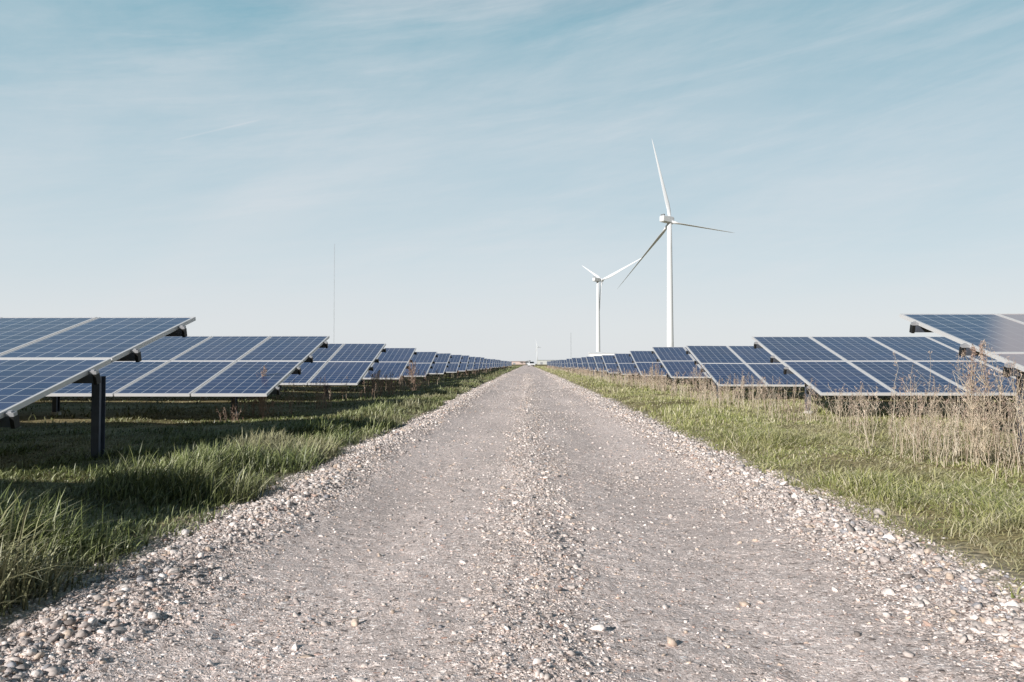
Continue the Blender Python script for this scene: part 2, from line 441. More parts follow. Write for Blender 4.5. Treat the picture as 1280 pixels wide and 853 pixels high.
put(28, 1.6, 6, lambda x, y: (a_of(x, y) < .85)*(.3+.7*sstep(.4, .6, fbm(x*2, y*2, 2))), .010, .022, 1, 1.6, .62)
nv = 0; VV = []; FF = []; CC = []
for v, f, c in parts: VV.append(v); FF.append(f+nv); CC.append(c); nv += len(v)
st = big_mesh('loose_stones', np.concatenate(VV), np.concatenate(FF), [M['stone']], np.concatenate(CC))
tag(st, 'loose pale gravel stones strewn over the track and heaped along its edges', 'stones', kind='stuff')

# ------------------------------------------------------------------ grass (stuff)
def blades(x, y, z, h, w, ang, lean, base, tip):
    n = len(x); T = np.array([0, .4, .75, 1.]); W = np.array([1, .85, .5, 0])
    ca, sa = np.cos(ang), np.sin(ang)
    fa = ang + PI/2 + rng.normal(size=n)*.6; pa, pb = np.cos(fa), np.sin(fa)
    V = np.zeros((n, 7, 3)); C = np.zeros((n, 7, 3)); k = 0
    for i, t in enumerate(T):
        d = h*lean*t**1.8; up = h*(t - .42*lean*t**2.2)
        cx, cy, cz = x + ca*d, y + sa*d, z + up
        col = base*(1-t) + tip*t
        if i < 3:
            for s in (-.5, .5):
                V[:, k] = np.stack([cx + s*w*W[i]*pa, cy + s*w*W[i]*pb, cz], 1); C[:, k] = col; k += 1
        else:
            V[:, k] = np.stack([cx, cy, cz], 1); C[:, k] = col
    f0 = np.array([[0, 1, 3], [0, 3, 2], [2, 3, 5], [2, 5, 4], [4, 5, 6]])
    F = (f0[None] + (np.arange(n)*7)[:, None, None]).reshape(-1, 3)
    return V.reshape(-1, 3), F, C.reshape(-1, 3)
def pick(n, cols, p):
    cols = np.array(cols); p = np.array(p)/sum(p); c = cols[rng.choice(len(cols), n, p=p)]
    return c*(.8+.4*rng.random((n, 1)))
GREEN_L = [[.15, .185, .06], [.26, .30, .11], [.38, .41, .20], [.56, .56, .36], [.06, .08, .022]]
GREEN_R = [[.27, .30, .10], [.42, .42, .17], [.55, .53, .28], [.76, .69, .50], [.17, .20, .06]]
def turf(side, d, y0, y1, x0, x1, hmin, hmax, width, cols, pc, inset=.0, dark=.24, thin=0., tuft=2.2, leanm=.55):
    n = int(d*(x1-x0)*(y1-y0)); x = x0+(x1-x0)*rng.random(n); y = y0+(y1-y0)*rng.random(n)
    if side < 0: x = -x
    e = (edge_l(y)-x) if side < 0 else (x-edge_r(y))
    tf = fbm(x*tuft+side*13, y*tuft, 3); tf2 = fbm(x*.8+side*31, y*.8, 2)
    keep = rng.random(n) < (1 - thin*sstep(.40, .62, fbm(x*1.3+21, y*1.3, 3)))*np.clip(sstep(-.12+.30*(1-tf), .22, e+inset)*(.35+1.1*sstep(.3, .62, tf)), 0, 1)
    x, y, e, tf, tf2 = x[keep], y[keep], e[keep], tf[keep], tf2[keep]; n = len(x)
    h = hmin + (hmax-hmin)*rng.random(n)**1.4*(.35+1.0*sstep(.35, .7, tf))*(.55+.75*sstep(.3, .7, tf2))
    h *= (.72 + .28*sstep(-.05, .15, e)) if side < 0 else (.5 + .5*sstep(0, .3, e))
    h *= 1 - (.5 if side < 0 else .25)*sstep(.7, 1.3, e)
    ang = (rng.random(n)-.5)*(4.0 if side < 0 else 4.6) + .25 + (fbm(x*1.7, y*1.7, 2)-.5)*(3 if side < 0 else 6)
    spill = (e < .22); ang = np.where(spill & (side > 0), ang+PI*(rng.random(n) < .6), ang)
    lean = np.clip(leanm + rng.normal(size=n)*.3, .05, 1.25)
    base = pick(n, cols, pc); dryb = fbm(x*.9+77, y*.9+side*5, 2)[:, None]
    straw = np.array([.50, .44, .29])
    base = base*(1-.55*sstep(.42, .7, dryb)) + straw*.55*sstep(.42, .7, dryb)
    return blades(x, y, h_ground(x, y)-.01, h, width*(.6+.8*rng.random(n)), ang, lean, base*dark+np.array([.012, .010, .004]), base*1.35)  # shade deep in the turf painted into blade roots, sunlit paleness into tips
def grass_object(name, parts, label, mt='grass'):
    nv = 0; VV = []; FF = []; CC = []
    for v, f, c in parts: VV.append(v); FF.append(f+nv); CC.append(c); nv += len(v)
    o = big_mesh(name, np.concatenate(VV), np.concatenate(FF), [M[mt]], np.concatenate(CC))
    return tag(o, label, 'grass', kind='stuff')
pl = [3, 3, 2, 1, 2]; prr = [3, 4, 3, 2.2, 1.5]
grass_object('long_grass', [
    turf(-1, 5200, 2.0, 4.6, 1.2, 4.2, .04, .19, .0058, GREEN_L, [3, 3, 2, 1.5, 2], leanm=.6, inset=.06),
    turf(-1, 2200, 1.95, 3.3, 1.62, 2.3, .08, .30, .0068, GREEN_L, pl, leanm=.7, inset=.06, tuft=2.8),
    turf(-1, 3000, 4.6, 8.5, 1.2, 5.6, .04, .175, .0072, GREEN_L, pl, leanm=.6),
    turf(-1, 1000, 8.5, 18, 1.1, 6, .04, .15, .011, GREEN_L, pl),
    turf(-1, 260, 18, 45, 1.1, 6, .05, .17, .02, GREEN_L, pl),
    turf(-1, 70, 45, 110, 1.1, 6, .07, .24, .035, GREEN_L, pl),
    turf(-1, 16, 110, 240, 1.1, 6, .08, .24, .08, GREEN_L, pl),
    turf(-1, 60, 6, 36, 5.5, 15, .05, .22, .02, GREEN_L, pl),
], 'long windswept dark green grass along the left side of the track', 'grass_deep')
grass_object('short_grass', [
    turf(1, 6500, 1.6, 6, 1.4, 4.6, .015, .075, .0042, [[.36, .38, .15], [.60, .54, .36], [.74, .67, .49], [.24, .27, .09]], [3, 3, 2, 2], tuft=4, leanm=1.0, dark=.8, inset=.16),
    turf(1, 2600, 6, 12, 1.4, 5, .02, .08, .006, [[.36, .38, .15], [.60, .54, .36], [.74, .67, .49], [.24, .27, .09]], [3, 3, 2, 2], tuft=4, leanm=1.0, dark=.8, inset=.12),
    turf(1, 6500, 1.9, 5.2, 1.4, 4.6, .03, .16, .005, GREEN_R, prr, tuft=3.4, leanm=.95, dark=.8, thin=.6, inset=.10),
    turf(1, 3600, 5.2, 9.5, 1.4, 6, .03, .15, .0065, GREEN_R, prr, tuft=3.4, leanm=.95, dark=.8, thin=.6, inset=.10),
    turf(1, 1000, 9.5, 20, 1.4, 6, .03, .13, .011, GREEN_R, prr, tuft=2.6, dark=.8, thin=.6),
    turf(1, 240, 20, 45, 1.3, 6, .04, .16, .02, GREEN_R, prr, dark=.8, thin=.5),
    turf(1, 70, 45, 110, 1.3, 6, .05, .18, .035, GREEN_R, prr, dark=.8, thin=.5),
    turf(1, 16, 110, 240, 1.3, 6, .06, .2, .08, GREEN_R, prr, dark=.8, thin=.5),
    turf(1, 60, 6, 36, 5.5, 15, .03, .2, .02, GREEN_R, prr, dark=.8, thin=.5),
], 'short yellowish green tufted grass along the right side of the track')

# ------------------------------------------------------------------ dry weeds
def stalk(x, y, z, h, lean, ang, r0, col, head, cplx=1.):
    """one dry stem with side twigs and a feathery seed head -> tris, colours"""
    V = []; F = []; C = []
    def seg(p, q, ra, rb, c):
        p, q = np.array(p), np.array(q); d = q-p; d = d/ (np.linalg.norm(d)+1e-9)
        a = np.cross(d, [0.3, .2, .93]); a /= np.linalg.norm(a)+1e-9; b = np.cross(d, a); i0 = len(V)
        for P, r_ in ((p, ra), (q, rb)):
            for k in range(3):
                t = 2*PI*k/3; V.append(P + r_*(a*math.cos(t)+b*math.sin(t))); C.append(c)
        for k in range(3):
            j = (k+1) % 3; F.append((i0+k, i0+j, i0+3+j)); F.append((i0+k, i0+3+j, i0+3+k))
    def flake(p, s, c):
        i0 = len(V); u = np.array([random.gauss(0, 1), random.gauss(0, 1), random.gauss(0, 1)]); u /= np.linalg.norm(u)+1e-9
        w = np.cross(u, [random.gauss(0, 1), random.gauss(0, 1), 1]); w /= np.linalg.norm(w)+1e-9
        V.extend([p - u*s, p + w*s*.35, p + u*s]); C.extend([c]*3); F.append((i0, i0+1, i0+2))
    n = 6; pts = []
    for i in range(n+1):
        t = i/n; pts.append(np.array([x + math.cos(ang)*lean*h*t**1.7 + random.gauss(0, .006)*h*3*(t > 0), y + math.sin(ang)*lean*h*t**1.7 + random.gauss(0, .006)*h*3*(t > 0), z + h*(t-.25*lean*t*t)]))
    for i in range(n+1):
        for k in range(3):
            t = 2*PI*k/3; V.append(pts[i] + r0*(1-.75*i/n)*np.array([math.cos(t), math.sin(t), 0])); C.append(col)
    for i in range(n):
        for k in range(3):
            j = (k+1) % 3; F.append((3*i+k, 3*i+j, 3*i+3+j)); F.append((3*i+k, 3*i+3+j, 3*i+3+k))
    hc = np.array(head)
    m = int((14 + 40*h)*cplx)
    for k in range(m):                                    # seed head on the upper part
        t = 1 - .38*random.random()**1.2; i = min(int(t*n), n-1); q = t*n - i
        p = pts[i]*(1-q) + pts[i+1]*q; rr = .018*(1.25-t)*4*h**.5
        flake(p + np.array([random.gauss(0, rr*.45), random.gauss(0, rr*.45), random.gauss(0, .012)]), (.007+.011*random.random())*max(1, r0/.004), hc*(.65+.6*random.random()))
    for k in range(int((2 + 5*h)*cplx)):                  # side twigs
        t = .25 + .6*random.random(); i = min(int(t*n), n-1); p = pts[i]
        a2 = random.random()*2*PI; ln = h*(.10+.16*random.random())
        q = p + np.array([math.cos(a2)*ln*.6, math.sin(a2)*ln*.6, ln*(.5+.5*random.random())])
        seg(p, q, r0*.45, r0*.25, col)
        for _ in range(4): flake(q + np.array([random.gauss(0, .012) for _ in range(3)]), .005+.008*random.random(), hc*(.65+.6*random.random()))
    return V, F, C
TAN = [(.86, .74, .57), (.76, .64, .49), (.90, .80, .65), (.62, .50, .38)]
HEAD = [(.58, .45, .36), (.66, .53, .43), (.48, .35, .29)]
BROWN = [(.46, .33, .26), (.56, .42, .33), (.38, .26, .20)]
def plant_geo(spots, rooted=False):
    VV = []; FF = []; CC = []; nv = 0
    for s in spots:
        v, f, c = stalk(*s); v = np.array(v); f = np.array(f)+nv
        if rooted: v[:3] = np.array(spots[0][:3]) + .004*np.array([[1, 0, 0], [-.5, .87, 0], [-.5, -.87, 0]]); f[(f >= nv) & (f < nv+3)] -= nv
        VV.append(v); FF.append(f); CC.append(np.array(c)); nv += len(v)
    return np.concatenate(VV), np.concatenate(FF), np.concatenate(CC)
def clump(n, spread, hmin, hmax, stems=TAN, heads=HEAD, r0=.0032, lean=.25, cplx=1.):
    out = []
    for k in range(n):
        h = hmin+(hmax-hmin)*random.random()**.8
        out.append((random.gauss(0, spread), random.gauss(0, spread), -.05, h, abs(random.gauss(0, lean)), random.random()*2*PI, r0*(.7+.6*random.random()), random.choice(stems), random.choice(heads), cplx))
    return out
def gz(x, y): return float(h_ground(np.array([x]), np.array([y]))[0])
def weed_band(name, side, label, zones):
    spots = []
    for (n, y0, y1, x0, x1, hmin, hmax, r0, cp, stems, heads) in zones:
        for k in range(n):
            yy = y0+(y1-y0)*random.random(); xx = side*(x0+(x1-x0)*random.random())
            if vnoise(xx*1.3+50, yy*.8) < .30: continue
            for j in range(random.randint(1, 4)):
                px, py = xx+random.gauss(0, .07), yy+random.gauss(0, .07)
                h = hmin+(hmax-hmin)*random.random()**1.3
                spots.append((px, py, gz(px, py)-.02, h, abs(random.gauss(0, .2)), random.random()*2*PI, r0*(.7+.6*random.random()), random.choice(stems), random.choice(heads), cp))
    v, f, c = plant_geo(spots)
    return tag(big_mesh(name, v, f, [M['dry']], c), label, 'weeds', kind='stuff')
weed_band('dry_weeds', 1, 'pale dry weed stalks in a band before the right hand solar tables', [
    (150, 4.6, 8.2, 2.8, 4.7, .2, .66, .0032, .4, TAN, HEAD),
    (50, 4.7, 6.8, 3.2, 4.7, .4, .90, .0034, .7, TAN, HEAD),
    (90, 8.2, 14, 2.9, 4.4, .25, .60, .0040, .7, TAN, HEAD),
    (170, 14, 26, 3.0, 4.3, .25, .62, .006, .6, TAN, HEAD),
    (200, 26, 60, 3.1, 4.3, .25, .6, .011, .35, TAN, HEAD),
    (160, 60, 150, 3.1, 4.4, .25, .55, .025, .2, TAN, HEAD),
    (60, 9, 15, 5, 9, .2, .5, .004, .5, TAN, BROWN),
])
weed_band('brown_weeds', -1, 'brown dead weed stalks under and before the left hand solar tables', [
    (34, 10.2, 14, 3.2, 4.2, .2, .55, .004, .8, BROWN, BROWN),
    (60, 15, 24, 2.9, 4.2, .25, .6, .006, .6, BROWN+TAN[3:], BROWN),
    (80, 24, 60, 3.0, 4.2, .25, .55, .011, .35, BROWN+TAN[:2], BROWN),
    (60, 60, 150, 3.0, 4.2, .2, .5, .025, .2, BROWN+TAN, BROWN),
])
def weed(x, y, spots, label, group='tall dry weeds standing out of the verge'):
    v, f, c = plant_geo(spots, True)
    o = big_mesh('dry_weed', v, f, [M['dry']], c); o.location = (x, y, gz(x, y))
    return tag(o, label, 'weed', group)
weed(3.22, 5.55, clump(3, .04, .88, 1.05, r0=.0046, lean=.06, cplx=4.2), 'tallest dry weed on the right, its seed head rising past the nearest right table')
weed(3.48, 5.75, clump(9, .13, .45, .84, r0=.0034, lean=.16, cplx=1.3), 'bushy tan weed clump hiding the corner of the nearest right table')
weed(3.75, 5.6, clump(8, .12, .4, .80, r0=.0034, lean=.3, cplx=1.1), 'tangled pale weed clump at the right edge of the photo beside the steel post')
weed(2.98, 5.9, clump(4, .06, .5, .72, lean=.12, cplx=1.4), 'slim dry weed with upright heads just left of the tallest weed')
weed(2.72, 6.4, clump(4, .06, .42, .68, lean=.12, cplx=1.3), 'pair of thin dry weeds before the low edge of the second right table')
weed(3.35, 8.3, clump(5, .07, .42, .62, lean=.15, cplx=1.3), 'reddish dry weed before the middle of the second right table')
weed(3.45, 12.3, clump(5, .08, .45, .7, r0=.004, lean=.15, cplx=1.3), 'dry weed standing at the end corner of the second right table')
weed(3.6, 16.6, clump(7, .10, .5, .85, r0=.005, lean=.15, cplx=1.5), 'tall dry weed crossing the low edge of the third right table')
weed(3.55, 21.8, clump(8, .12, .5, .9, r0=.006, lean=.15, cplx=1.4), 'dry weed clump before the fourth right table')
weed(-3.72, 10.9, clump(5, .04, .5, .82, BROWN, BROWN, .005, .1, 2.6), 'tall reddish brown weed at the end corner of the second left table')
weed(-3.9, 11.3, clump(16, .16, .2, .5, BROWN, BROWN, .005, .4, 1.8), 'low bushy brown weed under the end of the second left table')
weed(-3.3, 17.2, clump(12, .14, .4, .75, BROWN+TAN[3:], BROWN, .006, .3, 2.), 'brown weed clump beside the end of the third left table')
weed(-3.1, 21.2, clump(6, .06, .6, .95, BROWN, BROWN, .007, .12, 2.2), 'slender brown weed rising before the fourth left table')

# ------------------------------------------------------------------ solar tables
TILT = R(15.25); CT, ST = math.cos(TILT), math.sin(TILT)
MW, ML, TH = .99, 1.64, .037
PU, SLOPE, HLOW = 1.01, 3.30, .375
def tab(u, s, n=0.):                                # table coordinates: u along the row, s up the slope, n off the plane
    return (u, s*CT - n*ST, HLOW + s*ST + n*CT)
TM = Matrix(((1, 0, 0, 0), (0, CT, -ST, 0), (0, ST, CT, HLOW), (0, 0, 0, 1)))    # same as a matrix

FR = .016
def glass_mesh(mt):
    mb = MB()
    mb.add([(FR, FR, .034), (MW-FR, FR, .034), (MW-FR, ML-FR, .034), (FR, ML-FR, .034)], [(0, 1, 2, 3)], 0)
    mb.add([(FR, FR, .028), (MW-FR, FR, .028), (MW-FR, ML-FR, .028), (FR, ML-FR, .028)], [(3, 2, 1, 0)], 1)
    me = mb.mesh('solar_module', [mt, M['back']])
    uv = me.uv_layers.new(name='UVMap'); co = [(0, 0), (1, 0), (1, 1), (0, 1)]
    for p in me.polygons:
        for li in p.loop_indices:
            q = me.vertices[me.loops[li].vertex_index].co
            uv.data[li].uv = ((q.x-FR)/(MW-2*FR), (q.y-FR)/(ML-2*FR))
    return me
def frame_boxes(mb, mi=0, Mx=None):
    mb.box((0, 0, 0), (MW, FR, TH), mi, Mx); mb.box((0, ML-FR, 0), (MW, ML, TH), mi, Mx)
    mb.box((0, FR, 0), (FR, ML-FR, TH), mi, Mx); mb.box((MW-FR, FR, 0), (MW, ML-FR, TH), mi, Mx)
ME_GLASS = glass_mesh(M['cell']); ME_GLARE = glass_mesh(M['cellglare'])
_f = MB(); frame_boxes(_f); ME_FRAME = _f.mesh('module_frame', [M['alu']])
# module with frame in one mesh for tables a little further off
_f = MB(); frame_boxes(_f, 2)
_f.add([(FR, FR, .034), (MW-FR, FR, .034), (MW-FR, ML-FR, .034), (FR, ML-FR, .034)], [(0, 1, 2, 3)], 0)
_f.add([(FR, FR, .028), (MW-FR, FR, .028), (MW-FR, ML-FR, .028), (FR, ML-FR, .028)], [(3, 2, 1, 0)], 1)
def uvify(me, mod=None):
    uv = me.uv_layers.new(name='UVMap')
    for p in me.polygons:
        vs = [me.vertices[i].co for i in p.vertices]
        cx = sum((v.x for v in vs))/len(vs); cy = sum((v.y for v in vs))/len(vs)
        for li in p.loop_indices:
            q = me.vertices[me.loops[li].vertex_index].co
            if p.material_index == 0:
                uv.data[li].uv = (1. if q.x > cx else 0., 1. if q.y > cy else 0.)
ME_MOD = _f.mesh('solar_module', [M['cell'], M['back'], M['alu']]); uvify(ME_MOD)

def purlin_mesh(length, side):
    mb = MB(); x0, x1 = (-.035, length) if side > 0 else (-length, .035)
    mb.box((x0, -.022, -.068), (x1, .022, 0)); return mb.mesh('purlin', [M['galv']])
_c = MB(); _c.box((-.013, -.028, -.040), (.013, .028, .040)); ME_CAP = _c.mesh('end_cap', [M['cap']])
_c = MB(); _c.box((-.03, -.02, -.012), (.03, .02, .012)); _c.box((-.012, -.012, .012), (.012, .012, .022)); ME_CLAMP = _c.mesh('clamp', [M['zinc']])
def post_mb(mb, x, y, top, side, mi=0):
    w, d, t = .032, .046, .005
    mb.box((x-t/2, y-d+t, -.3), (x+t/2, y+d-t, top), mi)             # web
    for s in (-1, 1): mb.box((x-w, y+s*d-(t if s > 0 else 0), -.3), (x+w, y+s*d+(0 if s > 0 else t), top), mi)
    for s in (-1, 1): mb.box((x+s*w-(t if s > 0 else 0), y-d+t, -.3), (x+s*w+(0 if s > 0 else t), y-d+t+.02, top), mi)
PURL = (.1*SLOPE, .4*SLOPE, .6*SLOPE, .88*SLOPE)
def solar_table(x, ylow, side, ncol, label, group, detail, inset=1.0, painted_glare=False, zoff=0., posts=2.7):
    if detail == 0:
        mb = MB()
        for i in range(ncol):
            u0 = i*PU if side > 0 else -(i+1)*PU + (PU-MW)
            for j in range(2):
                T = TM @ Matrix.Translation((u0, j*(ML+.02), 0))
                frame_boxes(mb, 2, T)
                mb.add([(FR, FR, .034), (MW-FR, FR, .034), (MW-FR, ML-FR, .034), (FR, ML-FR, .034)], [(0, 1, 2, 3)], 0, T)
                mb.add([(FR, FR, .028), (MW-FR, FR, .028), (MW-FR, ML-FR, .028), (FR, ML-FR, .028)], [(3, 2, 1, 0)], 1, T)
        L_ = ncol*PU
        for s in PURL:
            mb.box((-.05 if side > 0 else -L_, s-.025, -.086), (L_ if side > 0 else .05, s+.025, -.001), 3, TM)
        k = inset
        while k < L_:
            px = side*k; mb.box((px-.05, .48*SLOPE*CT-.06, -.3), (px+.05, .48*SLOPE*CT+.06, HLOW+.48*SLOPE*ST-.1), 3); k += posts
        me = mb.mesh('solar_table', [M['cell'], M['back'], M['alu'], M['galv']]); uvify(me)
        o = link(bpy.data.objects.new('solar_table', me)); o.location = (x, ylow, zoff)
        return tag(o, label, 'solar table', group)
    root = empty('solar_table', (x, ylow, zoff)); tag(root, label, 'solar table', group)
    for i in range(ncol):
        u0 = i*PU if side > 0 else -(i+1)*PU + (PU-MW)
        for j in range(2):
            s0 = j*(ML+.02)
            me = ME_MOD if detail == 1 else (ME_GLARE if painted_glare else ME_GLASS)
            m_ = link(bpy.data.objects.new('solar_module', me), root)
            m_.location = tab(u0, s0); m_.rotation_euler = (TILT, 0, 0)
            if detail == 2:
                fr = link(bpy.data.objects.new('module_frame', ME_FRAME), m_)
    L_ = ncol*PU
    mep = purlin_mesh(L_-.05, side)
    for s in PURL:
        p = link(bpy.data.objects.new('purlin', mep), root); p.location = tab(0, s, -.002); p.rotation_euler = (TILT, 0, 0)
        c = link(bpy.data.objects.new('end_cap', ME_CAP), p); c.location = (-side*.049, 0, -.036)
        if detail == 2:
            c = link(bpy.data.objects.new('clamp', ME_CLAMP), p); c.location = (-side*.032, 0, .016)
    k = inset
    while k < L_ - .2:
        px = side*k; s = .48*SLOPE; top = tab(0, s, -.09)[2] - .005
        mb = MB(); post_mb(mb, px, s*CT, top, side); po = mb.build('post', M['galv'], root)
        mb = MB(); mb.box((px-.025+side*.75, .12*SLOPE, -.15), (px+.025+side*.75, .9*SLOPE, -.089), 0, TM); mb.build('rafter', M['galv'], root)
        mb = MB(); n = 10
        ft = -.03 if inset < .3 else .08; mb.tube([(px, s*CT, -.2), (px, s*CT, ft-.03), (px, s*CT, ft)], [.075, .07, .06], n); mb.build('footing', M['concrete'], root)
        k += posts
    return root

ORD = ['nearest', 'second', 'third', 'fourth', 'fifth', 'sixth', 'seventh', 'eighth', 'ninth', 'tenth', 'eleventh', 'twelfth']
DET = {
 (-1, 0): 'nearest left hand solar table, cut off by the photo edge, dark post at its end',
 (-1, 1): 'wide second left hand solar table just behind the nearest, with several panel columns',
 (1, 0): 'nearest right hand solar table at the photo edge, its glass hazed by pale painted glare',
 (1, 1): 'second right hand solar table, the widest blue one, behind the tall dry weeds',
 (1, 2): 'third right hand solar table in front of the big turbine tower line',
}
for side, X, Y0, P, grp in ((-1, -3.38, 7.86, 5.37, 'solar tables in rows left of the track'), (1, 3.93, 8.28, 5.42, 'solar tables in rows right of the track')):
    NR = 31 if side < 0 else 28
    for n in range(-1 if side < 0 else 0, NR):
        top = Y0 + P*n; ylow = top - SLOPE*CT
        sd = 'left' if side < 0 else 'right'
        if n < 0: lab = 'solar table beside the camera on the left whose shadow falls on the grass'
        elif (side, n) in DET: lab = DET[side, n]
        elif n < 12: lab = f'{ORD[n]} blue solar table from the camera in the row of tables {sd} of the track'
        else: lab = f'tiny far blue solar table near the vanishing point {sd} of the track'
        det = 2 if n <= 1 else 1 if n <= 6 else 0
        nc = 8 if n < 0 else 14 if n <= 3 else 6
        inset = (.07 if side < 0 else .24) if n == 0 else (1.0 if side < 0 else .38)
        solar_table(X + (random.gauss(0, .03) if n > 1 else -.1 if n < 0 else 0), ylow, side, nc, lab, grp if n < 12 else 'tiny far '+grp, det, inset, painted_glare=(side > 0 and n == 0), zoff=(random.gauss(0, .022) if n > 1 else .05 if (n == 0 and side > 0) else 0)).rotation_euler = (random.gauss(0, .005)*(n > 1), random.gauss(0, .0025)*(n > 1), random.gauss(0, .005)*(n > 1))

# ------------------------------------------------------------------ wind turbines
def turbine(loc, hub_h, psi, tilt, cone, a0, L, label, r_base, r_top, hub_off, pitch=66):
    root = empty('wind_turbine', loc); tag(root, label, 'wind turbine', 'white wind turbines')
    mb = MB(); zt = hub_h - 2.2
    pts = [(0, 0, -3)] + [(0, 0, zt*k/6) for k in range(1, 7)]
    mb.tube(pts, [r_base + (r_top-r_base)*max(0, p[2])/zt for p in pts], 40); mb.build('tower', M['white'], root, smooth=True)
    yaw = Matrix.Rotation(-psi, 4, 'Z')                       # +Y turned to the rotor direction
    def W(M_=Matrix()): return Matrix.Translation((0, 0, hub_h)) @ yaw @ M_
    # nacelle: rounded box, rear towards the camera
    mb = MB(); rings = []
    for y, w, h0, h1 in ((-7.6, 1.75, -1.5, 1.9), (-7.2, 2.0, -1.9, 2.2), (-2, 2.1, -2.2, 2.3), (2.2, 2.0, -2.1, 2.1), (3.0, 1.6, -1.6, 1.7)):
        b = .45; rings.append([(-w+b, y, h0), (w-b, y, h0), (w, y, h0+b), (w, y, h1-b), (w-b, y, h1), (-w+b, y, h1), (-w, y, h1-b), (-w, y, h0+b)])
    mb.rings(rings, 0, True, W()); nac = mb.build('nacelle', M['white'], root)
    mb = MB()
    for s in (-1, 1):
        mb.box((s*.95-.45, -7.0, 2.25), (s*.95+.45, -5.6, 3.3), 0, W())
    mb.build('cooler', M['grey'], nac)
    n = Vector((math.sin(psi)*math.cos(tilt), math.cos(psi)*math.cos(tilt), math.sin(tilt)))
    rt = Vector((math.cos(psi), -math.sin(psi), 0)); up = rt.cross(n)
    if up.z < 0: up = -up
    hc = Vector(hub_off)
    # spinner
    mb = MB(); rings = []
    for d, rr in ((-2.0, 1.75), (-.8, 2.0), (.6, 1.95), (1.8, 1.5), (2.6, .85), (2.9, .15)):
        rings.append([hc + n*d + (rt*math.cos(2*PI*i/20) + up*math.sin(2*PI*i/20))*rr for i in range(20)])
    mb.rings(rings); hub = mb.build('hub', M['white'], root, smooth=True)
    for k in range(3):
        t = a0 + k*2*PI/3
        d = rt*math.cos(t) + up*math.sin(t)
        ch = n.cross(d).normalized()                          # chord direction in the rotor plane
        axis = (d*math.cos(cone) + n*math.sin(cone)).normalized()
        mb = MB(); rings = []
        for q, c, th, tw in ((.02, 2.2, 2.2, 0), (.07, 2.3, 2.1, 10), (.14, 3.0, 1.7, 16), (.22, 3.4, 1.3, 14), (.38, 2.6, .9, 10), (.58, 1.8, .6, 6), (.78, 1.2, .38, 3), (.93, .7, .2, 1), (1.0, .2, .06, 0)):
            ctr = hc + axis*(q*L); tw_ = R(tw + pitch)
            cd = ch*math.cos(tw_) + n*math.sin(tw_); td = n*math.cos(tw_) - ch*math.sin(tw_)
            ring = []
            for i in range(16):
                aa = 2*PI*i/16
                cx = math.cos(aa); tx = math.sin(aa)*(1 if q < .1 else (.62-.38*cx*-1)*.9)
                ring.append(ctr + cd*(cx*c/2 + (0 if q < .1 else c*.2)) + td*(tx*th/2))
            rings.append(ring)
        mb.rings(rings); mb.build('blade', M['white'], root, smooth=True)
    return root
fpx = 972.
def world(px, Y): return (px-659)/fpx*Y
hubh = (455-275)/fpx*531 + .8
turbine((world(837, 531), 531, 0), hubh, .947, -.0587, -.0967, 1.818, 62.8,
        'large white wind turbine, the nearer and taller one, right of the track', 2.45, 1.6,
        (world(838, 531)-world(837, 531)-2.35+3.0, 0+1.5, hubh-1.0))
hubh2 = (455-350)/fpx*926 + .8
turbine((world(747.5, 926), 926, 0), hubh2, .832, -.30, .18, .535, 60,
        'smaller white wind turbine, half behind the blade of the nearer one', 2.6, 1.7,
        (world(751, 926)-world(747.5, 926)+1.5, 3.2, hubh2), 14)

# thin masts
def lattice_mast(px, top_px, Y, w, label, group=None):
    h = (455-top_px)/fpx*Y + .8; x = world(px, Y)
    root = empty('lattice_mast', (x, Y, 0)); tag(root, label, 'mast', group)
    cor = [(w*math.cos(2*PI*k/3+.3), w*math.sin(2*PI*k/3+.3)) for k in range(3)]
    for c in cor:
        mb = MB(); mb.tube([(c[0], c[1], -1), (c[0], c[1], h)], [w*.16, w*.16], 6); mb.build('mast_leg', M['mast'], root)
    mb = MB(); m = int(h/(w*3.2))
    for k in range(m):
        for i in range(3):
            a, b = cor[i], cor[(i+1) % 3]; mb.tube([(a[0], a[1], h*k/m), (b[0], b[1], h*(k+1)/m)], [w*.09]*2, 4)
    mb.build('bracing', M['mast'], root)
    return root
lattice_mast(416, 304, 420, .22, 'tall hair thin grey measuring mast rising alone left of the track')
lattice_mast(713.5, 416, 620, .30, 'short thin pale mast between the van and the smaller turbine')
def far_turbine(px, top_px, Y, label):
    h = (455-top_px)/fpx*Y; root = empty('wind_turbine', (world(px, Y), Y, 0)); tag(root, label, 'wind turbine', 'white wind turbines')
    mb = MB(); mb.tube([(0, 0, -2), (0, 0, h)], [1.5, .9], 16); mb.build('tower', M['white'], root, smooth=True)
    mb = MB(); mb.box((-1.4, -4, h), (1.4, 3, h+2.8)); mb.build('nacelle', M['white'], root)
    for k in range(3):
        t = 2.0 + k*2*PI/3; d = Vector((math.cos(t)*.5, .3, math.sin(t)))
        mb = MB(); b = Vector((0, 3.6, h+1.4)); mb.tube([b, b + d*h*.15, b + d*h*.5], [.7, .9, .15], 8); mb.build('blade', M['white'], root)
    return root
far_turbine(671.5, 434, 2300, 'tiny far pale turbine on the horizon directly above the white car')

